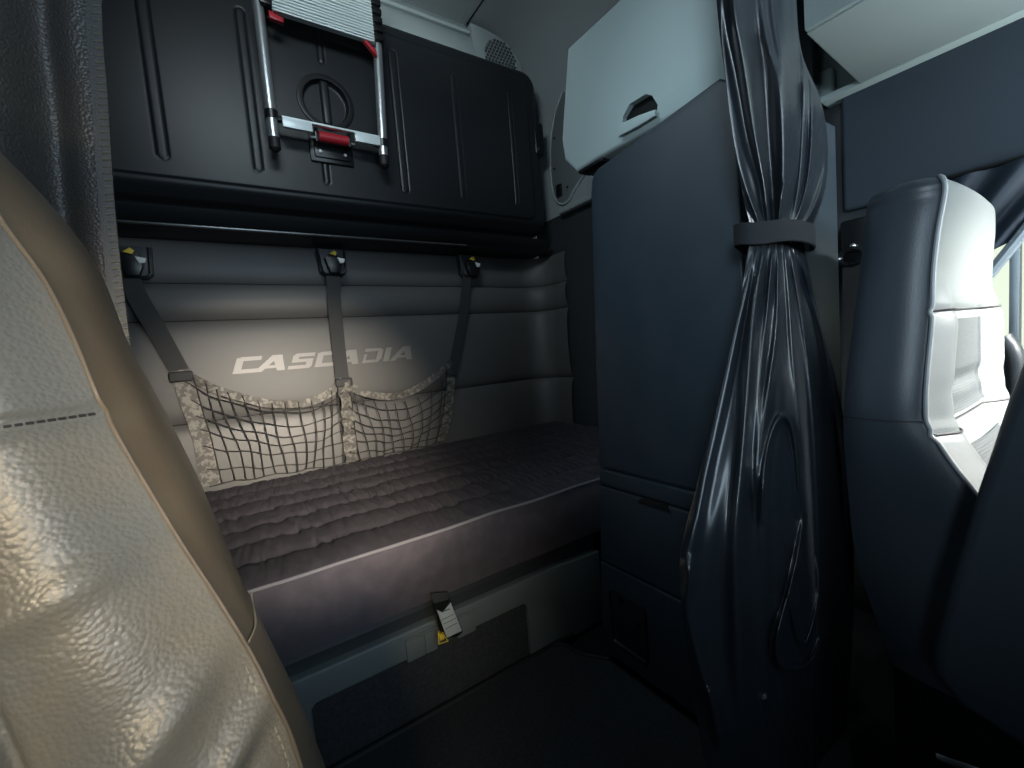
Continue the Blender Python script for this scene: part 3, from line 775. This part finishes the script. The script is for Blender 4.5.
for k, p in enumerate(pts):
    rr.append([bm.verts.new((p[0]+dx*(p[0]-cxm)/rx, p[1]+dx*(p[1]-.388)/ry, p[2]+dz)) for dx, dz in ((0, -.018), (.003, -.017), (.0035, 0), (.003, .017), (0, .018))])
for k in range(48):
    for i in range(4): bm.faces.new((rr[k][i], rr[k][i+1], rr[(k+1) % 48][i+1], rr[(k+1) % 48][i]))
frombm('tie_band', bm, mat('tie_band_fabric', (.006, .008, .011), .95, bump=('weave', 900, .5, .001)), ct)
bm = bmesh.new(); abox(bm, (.2, .36, 1.952), (1.25, .40, 1.965), .003); tag(frombm('curtain_rail', bm, m_black), 'black curtain rail on the low ceiling carrying the tied navy curtain', 'rail')

# ================================================================== LEFT LEATHERETTE CURTAIN
lc = thing('leatherette_side_curtain', (-.4, .7, 0), 'black grained leatherette curtain hanging behind the worn driver seat', 'curtain')
edge = [(z, x) for x, z in sorted([(at(px, py, 1, .70).x, at(px, py, 1, .70).z) for px, py in ((98, -40), (102, 40), (107, 100), (113, 190), (121, 270), (130, 345))], key=lambda t: t[1])]
edge = [(.03, edge[0][1]-.02)]+edge+[(1.95, edge[-1][1]-.01)]
def lcf(u, v):
    z = .03+1.92*v; xr = sinterp(edge, z); x = -.93+(xr+.93)*u
    s = (x-xr)
    y = .70
    y -= .035*math.exp(-((s+.10-.05*(1.3-z))/.035)**2)*ss(1.75, 1.25, z)
    y += .030*math.exp(-((s+.055-.02*(1.3-z))/.018)**2)
    y -= .03*math.exp(-((s+.21)/.05)**2)
    y += .03*math.sin(s*17+z*1.2)*ss(-.2, -.4, s)
    y += .008*noise.noise(V((x*8, z*3, 1)))
    return V((x, y, z))
bm = bmesh.new(); agrid(bm, 200, 120, lcf); frombm('curtain_cloth', bm, m_lcurt, lc, 180)
bm = bmesh.new()
for k in range(1, 100):
    pass
pe = [lcf(1, k/120)+V((-.006, -.003, 0)) for k in range(121)]
astrip(bm, pe, .014, th=.004); frombm('stitched_hem', bm, m_hem, lc)
bm = bmesh.new()
for k in range(150):
    z = .5+k*.008
    t = (z-.03)/1.92; p = lcf(1, t); atube(bm, [p+V((-.007, -.0055, 0)), p+V((.001, -.0055, .0015))], .0011, 4)
frombm('overlock_stitches', bm, m_thread, lc)
bm = bmesh.new()
for k in range(110):
    z = .7+k*.010; t = (z-.03)/1.92
    xr = sinterp(edge, z); u = (xr-.155-.02*math.sin(z*4)+.93)/(xr+.93)
    p = lcf(u, t)+V((0, -.002, 0)); atube(bm, [p, p+V((.0005, -.0015, .006))], .0012, 4)
frombm('vertical_seam', bm, m_dthread, lc)

# ================================================================== DRIVER SEAT
SA, SB = .18, .20       # front plane y = SA + SB*z
ds = thing('driver_seat', (-.27, .25, 0), 'worn grey-gold leather driver seat backrest filling the near left corner', 'seat')
stp = sorted([(p.z, p) for p in (atp(x, y, SA, SB) for x, y in ((0, 213), (47, 281), (75, 337), (108, 415), (171, 524), (245, 638), (285, 717), (302, 768)))], key=lambda t: t[0])
oup = sorted([(p.z, p) for p in (atp(x, y, SA+.075, SB) for x, y in ((0, 162), (47, 201), (94, 262), (129, 347), (154, 392), (200, 484), (251, 603), (296, 695), (325, 768)))], key=lambda t: t[0])
st_t = [(z, p.x) for z, p in stp]; ou_t = [(z, p.x) for z, p in oup]
st_t = [(.20, st_t[0][1]+.030), (.45, st_t[0][1]+.022)]+st_t+[(1.17, st_t[-1][1]-.035), (1.215, st_t[-1][1]-.075)]
ou_t = [(.20, ou_t[0][1]+.025), (.45, ou_t[0][1]+.018)]+ou_t+[(1.20, ou_t[-1][1]-.025), (1.245, ou_t[-1][1]-.07)]
SC = -.27
ZT = 1.215
def seatx(tab, z): return sinterp(tab, z)
def sfront(u, v):
    z = .22+(ZT-.22)*v; xr = seatx(st_t, z); hw = xr-SC
    s = (u*2-1); x = SC+hw*s
    yy = SA+SB*z
    y = yy - .045*(1-s*s)**.8*.5 - .0
    # side bolsters and centre insert
    ins = .60
    y -= .020*math.exp(-((abs(s)-.80)/.16)**2)
    y += .012*math.exp(-((abs(s)-ins)/.02)**2)*ss(1.0, .9, z)
    zs_ = .905+.02*(x+.2)                                 # horizontal stitched seam
    y += .006*math.exp(-((z-zs_)/.004)**2)
    # stretched creases running down to the left
    for (x0, z0, x1, z1, a, wd) in ((.0, .72, -.16, .55, .010, .010), (-.01, .70, -.12, .55, -.009, .009), (-.02, .76, -.24, .57, .006, .012), (-.05, .83, -.2, .78, .004, .010), (-.16, .88, -.25, .74, .006, .014)):
        d = V((x1-x0, z1-z0)); L_ = d.length; d /= L_; t = (x-x0)*d.x+(z-z0)*d.y; n = (x-x0)*-d.y+(z-z0)*d.x
        if -.03 < t < L_+.05: y -= a*math.exp(-(n/wd)**2)*ss(-.02, .03, t)*ss(L_+.05, L_-.04, t)
    y += .004*noise.noise(V((x*12, z*9, 0)))
    y += .03*ss(ZT-.05, ZT, z)
    return V((x, y, z))
bm = bmesh.new(); G_ = agrid(bm, 200, 240, sfront); frombm('backrest_front', bm, m_seat, ds, 180)
for sgn in (1, -1):
    def sbol(u, v, sgn=sgn):
        z = .22+(ZT-.22)*v; f = sfront(1 if sgn > 0 else 0, v)
        xo = SC+sgn*(seatx(ou_t, z)-SC); yo = SA+.075+SB*z+.02*ss(ZT-.05, ZT, z)
        zt = z+(.02 if u > 0 else 0)*ss(ZT-.1, ZT, z)
        if u < .6:
            t = u/.6; b = math.sin(PI*t)*.010
            return V((f.x+(xo-f.x)*t+sgn*b*.6, f.y+(yo-f.y)*t-b*.5, zt))
        t = (u-.6)/.4
        a = t*PI/2
        return V((xo-sgn*(.05*(1-math.cos(a))), yo+.07*math.sin(a), zt))
    bm = bmesh.new(); agrid(bm, 30, 120, sbol); b_ = frombm('side_bolster', bm, m_bolster, ds, 180)
    bm = bmesh.new()
    atube(bm, [sfront(1 if sgn > 0 else 0, k/120)+V((0, -.0015, 0)) for k in range(121)], .0014, 8); frombm('piping', bm, m_bolster, b_)
    bm = bmesh.new()
    n = 170
    for k in range(n):
        a = sfront(1 if sgn > 0 else 0, k/n)+V((-.006*sgn, -.0024, 0)); c = sfront(1 if sgn > 0 else 0, (k+.62)/n)+V((-.006*sgn, -.0024, 0))
        atube(bm, [a, c], .0011, 5)
    frombm('seam_stitching', bm, m_thread, ds)
# short stitched seam across the bolster
bm = bmesh.new()
P = smooth_path([atp(245, 638, SA, SB), atp(252, 622, SA+.015, SB), atp(250, 605, SA+.04, SB), atp(248, 590, SA+.06, SB)], 12)
atube(bm, [p+V((.002, -.006, 0)) for p in P], .0008, 6); frombm('bolster_seam', bm, m_thread, ds)
bm = bmesh.new()
for k in range(110):
    u = .02+k/110*.97
    def sp(u):
        x = SC+(u*2-1)*.2; z = .905+.02*(x+.2); v = (z-.22)/(ZT-.22); return sfront(u, v)
    atube(bm, [sp(u)+V((0, -.0008, 0)), sp(u+.0064)+V((0, -.0008, 0))], .0011, 5)
frombm('cross_seam', bm, m_dthread, ds)
def sback(u, v):
    z = .22+(ZT-.22)*v; xo = seatx(ou_t, z)-.05; s = u*2-1
    return V((SC+(xo-SC)*s, SA+.145+SB*z+.04*(1-s*s)+.02*ss(ZT-.05, ZT, z), z+.02*ss(ZT-.1, ZT, z)))
bm = bmesh.new(); agrid(bm, 30, 60, sback); 
def stop(u, v):
    a = sfront(u, 1); b = sback(u, 1); p = a.lerp(b, v); p.z += .03*math.sin(PI*v); return p
agrid(bm, 30, 12, stop); frombm('back_shell', bm, m_bolster, ds, 180)
bm = bmesh.new(); abox(bm, (-.50, -.22, .30), (-.04, .22, .44), .05, 5); frombm('seat_cushion', bm, m_seat, ds)
bm = bmesh.new(); abox(bm, (-.46, -.15, -.01), (-.08, .24, .31), .03, 3); frombm('seat_pedestal', bm, m_black, ds)

# ================================================================== PASSENGER SEAT
ps = thing('passenger_seat', (1.18, .1, -.01), 'navy-black leather passenger seat with sunlit front facing the windshield', 'seat')
rear = [(.30, .262), (.40, .296), (.47, .315), (.552, .324), (.744, .322), (.909, .311), (1.031, .300), (1.10, .296), (1.135, .288), (1.152, .265)]
front = [(.30, .06), (.45, .085), (.58, .125), (.645, .158), (.692, .184), (.745, .208), (.762, .213), (.83, .2125), (.917, .209), (1.0, .206), (1.056, .202), (1.11, .196), (1.132, .197), (1.152, .215)]
leftx = [(.30, .93), (.55, .935), (.76, .905), (.93, .925), (1.06, .938), (1.11, .945), (1.140, .955), (1.152, 1.03)]
rightx = [(.30, 1.46), (.66, 1.45), (.81, 1.43), (.93, 1.385), (1.06, 1.362), (1.10, 1.34), (1.135, 1.295), (1.152, 1.20)]
NS = 90
def pz(v): return .30+(1.152-.30)*(1-(1-v)**1.35 if v > .5 else v*(1-.5**1.35)/.5)
def sidepan(u, v, tab, sg):
    z = pz(v); yf = sinterp(front, z); yr = sinterp(rear, z); x = sinterp(tab, z)
    t = u; b = .014*(1-abs(2*t-1)**3)
    return V((x-sg*b*-1 if False else x+sg*(b-.014), yf+(yr-yf)*t, z+.004*math.sin(PI*t)*ss(.9, 1, v)))
bm = bmesh.new(); agrid(bm, 20, NS, lambda u, v: sidepan(u, v, leftx, -1)); spn = frombm('side_panel', bm, m_navy, ps, 180)
bm = bmesh.new(); agrid(bm, 20, NS, lambda u, v: sidepan(u, v, rightx, 1)); frombm('side_panel', bm, m_navy, ps, 180)
def pfront(u, v):
    z = pz(v); xl = sinterp(leftx, z)+.014; xr = sinterp(rightx, z)-.014
    x = xl+(xr-xl)*u; y = sinterp(front, z); s = abs(2*u-1)
    y -= .006*math.sin(PI*u)
    bol = math.exp(-((s-.80)/.14)**2)*ss(1.0, .9, z)
    y -= .022*bol; y += .010*(1-ss(.5, .65, s))*ss(.96, .92, z)
    y += .005*math.exp(-((z-.932)/.004)**2)+.005*math.exp(-((z-.735+.06*(x-1.15)*0)/.004)**2)
    y += .010*(1-s)*ss(.9, 1, 1-abs(z-.8)*4)
    return V((x, y, z))
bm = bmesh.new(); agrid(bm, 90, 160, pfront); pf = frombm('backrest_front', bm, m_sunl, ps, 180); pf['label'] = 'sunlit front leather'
def prear(u, v):
    z = pz(v); xl = sinterp(leftx, z)+.014; xr = sinterp(rightx, z)-.014
    return V((xl+(xr-xl)*u, sinterp(rear, z)+.012*math.sin(PI*u), z))
bm = bmesh.new(); agrid(bm, 30, NS, prear)
agrid(bm, 30, 8, lambda u, v: pfront(u, 1).lerp(prear(u, 1), v)+V((0, 0, .010*math.sin(PI*v)*math.sin(PI*u)**.4))); frombm('back_shell', bm, m_navy, ps, 180)
def pins(u, v, z0, z1, u0, u1, off):
    z = z0+(z1-z0)*v; xl = sinterp(leftx, z)+.014; xr = sinterp(rightx, z)-.014
    uu = u0+(u1-u0)*u; p = pfront(uu, .5)
    y = sinterp(front, z)-.006*math.sin(PI*uu)-.006 + .010*(1-ss(.5, .65, abs(2*uu-1))) + .010*(1-abs(2*uu-1))*ss(.9, 1, 1-abs(z-.8)*4)
    return V((xl+(xr-xl)*uu, y+off*(4*(u-.5)**2), z))
bm = bmesh.new(); agrid(bm, 30, 30, lambda u, v: pins(u, v, .745, .915, .22, .78, .004)); frombm('perforated_insert', bm, m_perf, ps, 180)
bm = bmesh.new(); agrid(bm, 30, 30, lambda u, v: pins(u, v, .60, .695, .25, .75, .004)); frombm('perforated_insert', bm, m_perf, ps, 180)
bm = bmesh.new(); atube(bm, [pfront(0, k/100)+V((-.004, -.001, 0)) for k in range(101)], .0035, 8); frombm('edge_piping', bm, m_piping, ps)['label'] = 'pale edge piping'
bm = bmesh.new(); 
pp = [pfront(k/40, .0) for k in range(41)]
def pline(z): 
    out = []
    for k in range(41):
        u = k/40; xl = sinterp(leftx, z)+.014; xr = sinterp(rightx, z)-.014; s = abs(2*u-1)
        y = sinterp(front, z)-.006*math.sin(PI*u)-.022*math.exp(-((s-.80)/.14)**2)*ss(1.0, .9, z)+.010*(1-ss(.5, .65, s))*ss(.96, .92, z)
        out.append((xl+(xr-xl)*u, y-.0, z))
    return out
atube(bm, pline(.932), .002, 6); atube(bm, pline(.735), .002, 6)
frombm('cross_seam', bm, m_dthread, ps)
bm = bmesh.new()   # stitched seam across the side panel
a = at(851, 416, 0, .9); P = [sidepan(k/20, 0, leftx, -1) for k in range(21)]
P = []
for k in range(21):
    t = k/20; z = .756; P.append((sinterp(leftx, z)-(.014*(1-abs(2*t-1)**3)-.014)-.001, sinterp(front, z)+(sinterp(rear, z)-sinterp(front, z))*t, z))
atube(bm, P, .0012, 5); frombm('side_seam', bm, m_dthread, spn)
bm = bmesh.new(); abox(bm, (.96, -.36, .30), (1.44, .16, .47), .05, 5); frombm('seat_cushion', bm, m_navy, ps)
bm = bmesh.new(); abox(bm, (.98, -.25, -.01), (1.40, .28, .31), .03, 3); frombm('seat_pedestal', bm, m_black, ps)
# folded-up armrest
X0a, X1a = .855, .925
A_ = [at(px, py, 0, .862) for px, py in ((1024, 360), (1008, 400), (978, 490), (945, 600), (933, 650))]
arm = [(-.10, 1.0), (.02, .99), (.075, .93)]+[(p.y, p.z) for p in A_]+[(.192, .375), (.165, .338), (.05, .300), (-.10, .29)]
bm = bmesh.new(); aprism(bm, arm, 0, X0a, X1a, .016, 4); frombm('armrest', bm, m_navy, ps, 60)['label'] = 'folded-up dark armrest'
bm = bmesh.new(); P = [at(px, py, 0, .84) for px, py in ((937, 756), (950, 761), (968, 767), (985, 774))]; atube(bm, smooth_path(P, 12), .005, 8); frombm('adjuster_lever', bm, m_chrome, ps)['label'] = 'chrome adjuster lever'

# ================================================================== WINDOW CURTAIN, BELT GUIDE
wcn = thing('window_curtain', (1.63, 0, 1.1), 'dark blue pleated curtain swept over the top of the passenger window', 'curtain')
def wcf(u, v):
    y = .36-1.1*u; zt = 1.272; zb = 1.272 - .02 - interp([(0, .30), (.10, .235), (.16, .20), (.25, .13), (.5, .07), (1, .05)], u)
    z = zt+(zb-zt)*v
    return V((1.612+.016*math.sin(u*70+v*5)*(.4+.6*v)+.006*math.sin(u*31), y+.10*v*(1-u), z))
bm = bmesh.new(); agrid(bm, 260, 24, wcf); frombm('curtain_cloth', bm, m_wcurt, wcn, 180)
bm = bmesh.new(); atube(bm, [(1.615, .36, 1.276), (1.615, -.8, 1.276)], .006, 8); frombm('curtain_track', bm, m_black, wcn)
# curved door grip seen past the seat
bm = bmesh.new(); P = [at(px, py, 0, 1.56) for px, py in ((1000, 338), (1008, 348), (1013, 362), (1014, 385), (1012, 410))]; atube(bm, smooth_path(P, 16), .022, 12)
tag(frombm('door_grab_handle', bm, m_navy), 'curved dark grab handle on the door below the passenger window', 'handle')
sb = thing('seat_belt_guide', (1.56, .56, 1.15), 'black seat belt guide with a shiny bolt on the pillar behind the passenger seat', 'seat belt')
c = at(855, 245, 0, 1.56)
bm = bmesh.new(); abox(bm, (1.552, c.y-.035, c.z-.10), (1.658, c.y+.035, c.z+.075), .01, 3); frombm('height_track', bm, m_black, sb)
bm = bmesh.new(); atube(bm, [(1.535, c.y+.03*math.cos(a*PI/8), c.z-.035+.022*math.sin(a*PI/8)) for a in range(16)], .008, 8, closed=True); frombm('guide_loop', bm, m_gloss, sb)
bm = bmesh.new(); t = bmesh.new(); bmesh.ops.create_uvsphere(t, u_segments=16, v_segments=8, radius=.009, matrix=Matrix.Translation((1.545, c.y, c.z-.004))); merge(bm, t); frombm('bolt', bm, m_chrome, sb)
bm = bmesh.new(); astrip(bm, [(1.535, c.y, c.z-.05), (1.545, c.y+.01, c.z-.4), (1.55, c.y+.02, .10)], .046, nrm=V((-1, 0, 0))); frombm('belt_webbing', bm, m_web, sb)
bpy.context.view_layer.update()
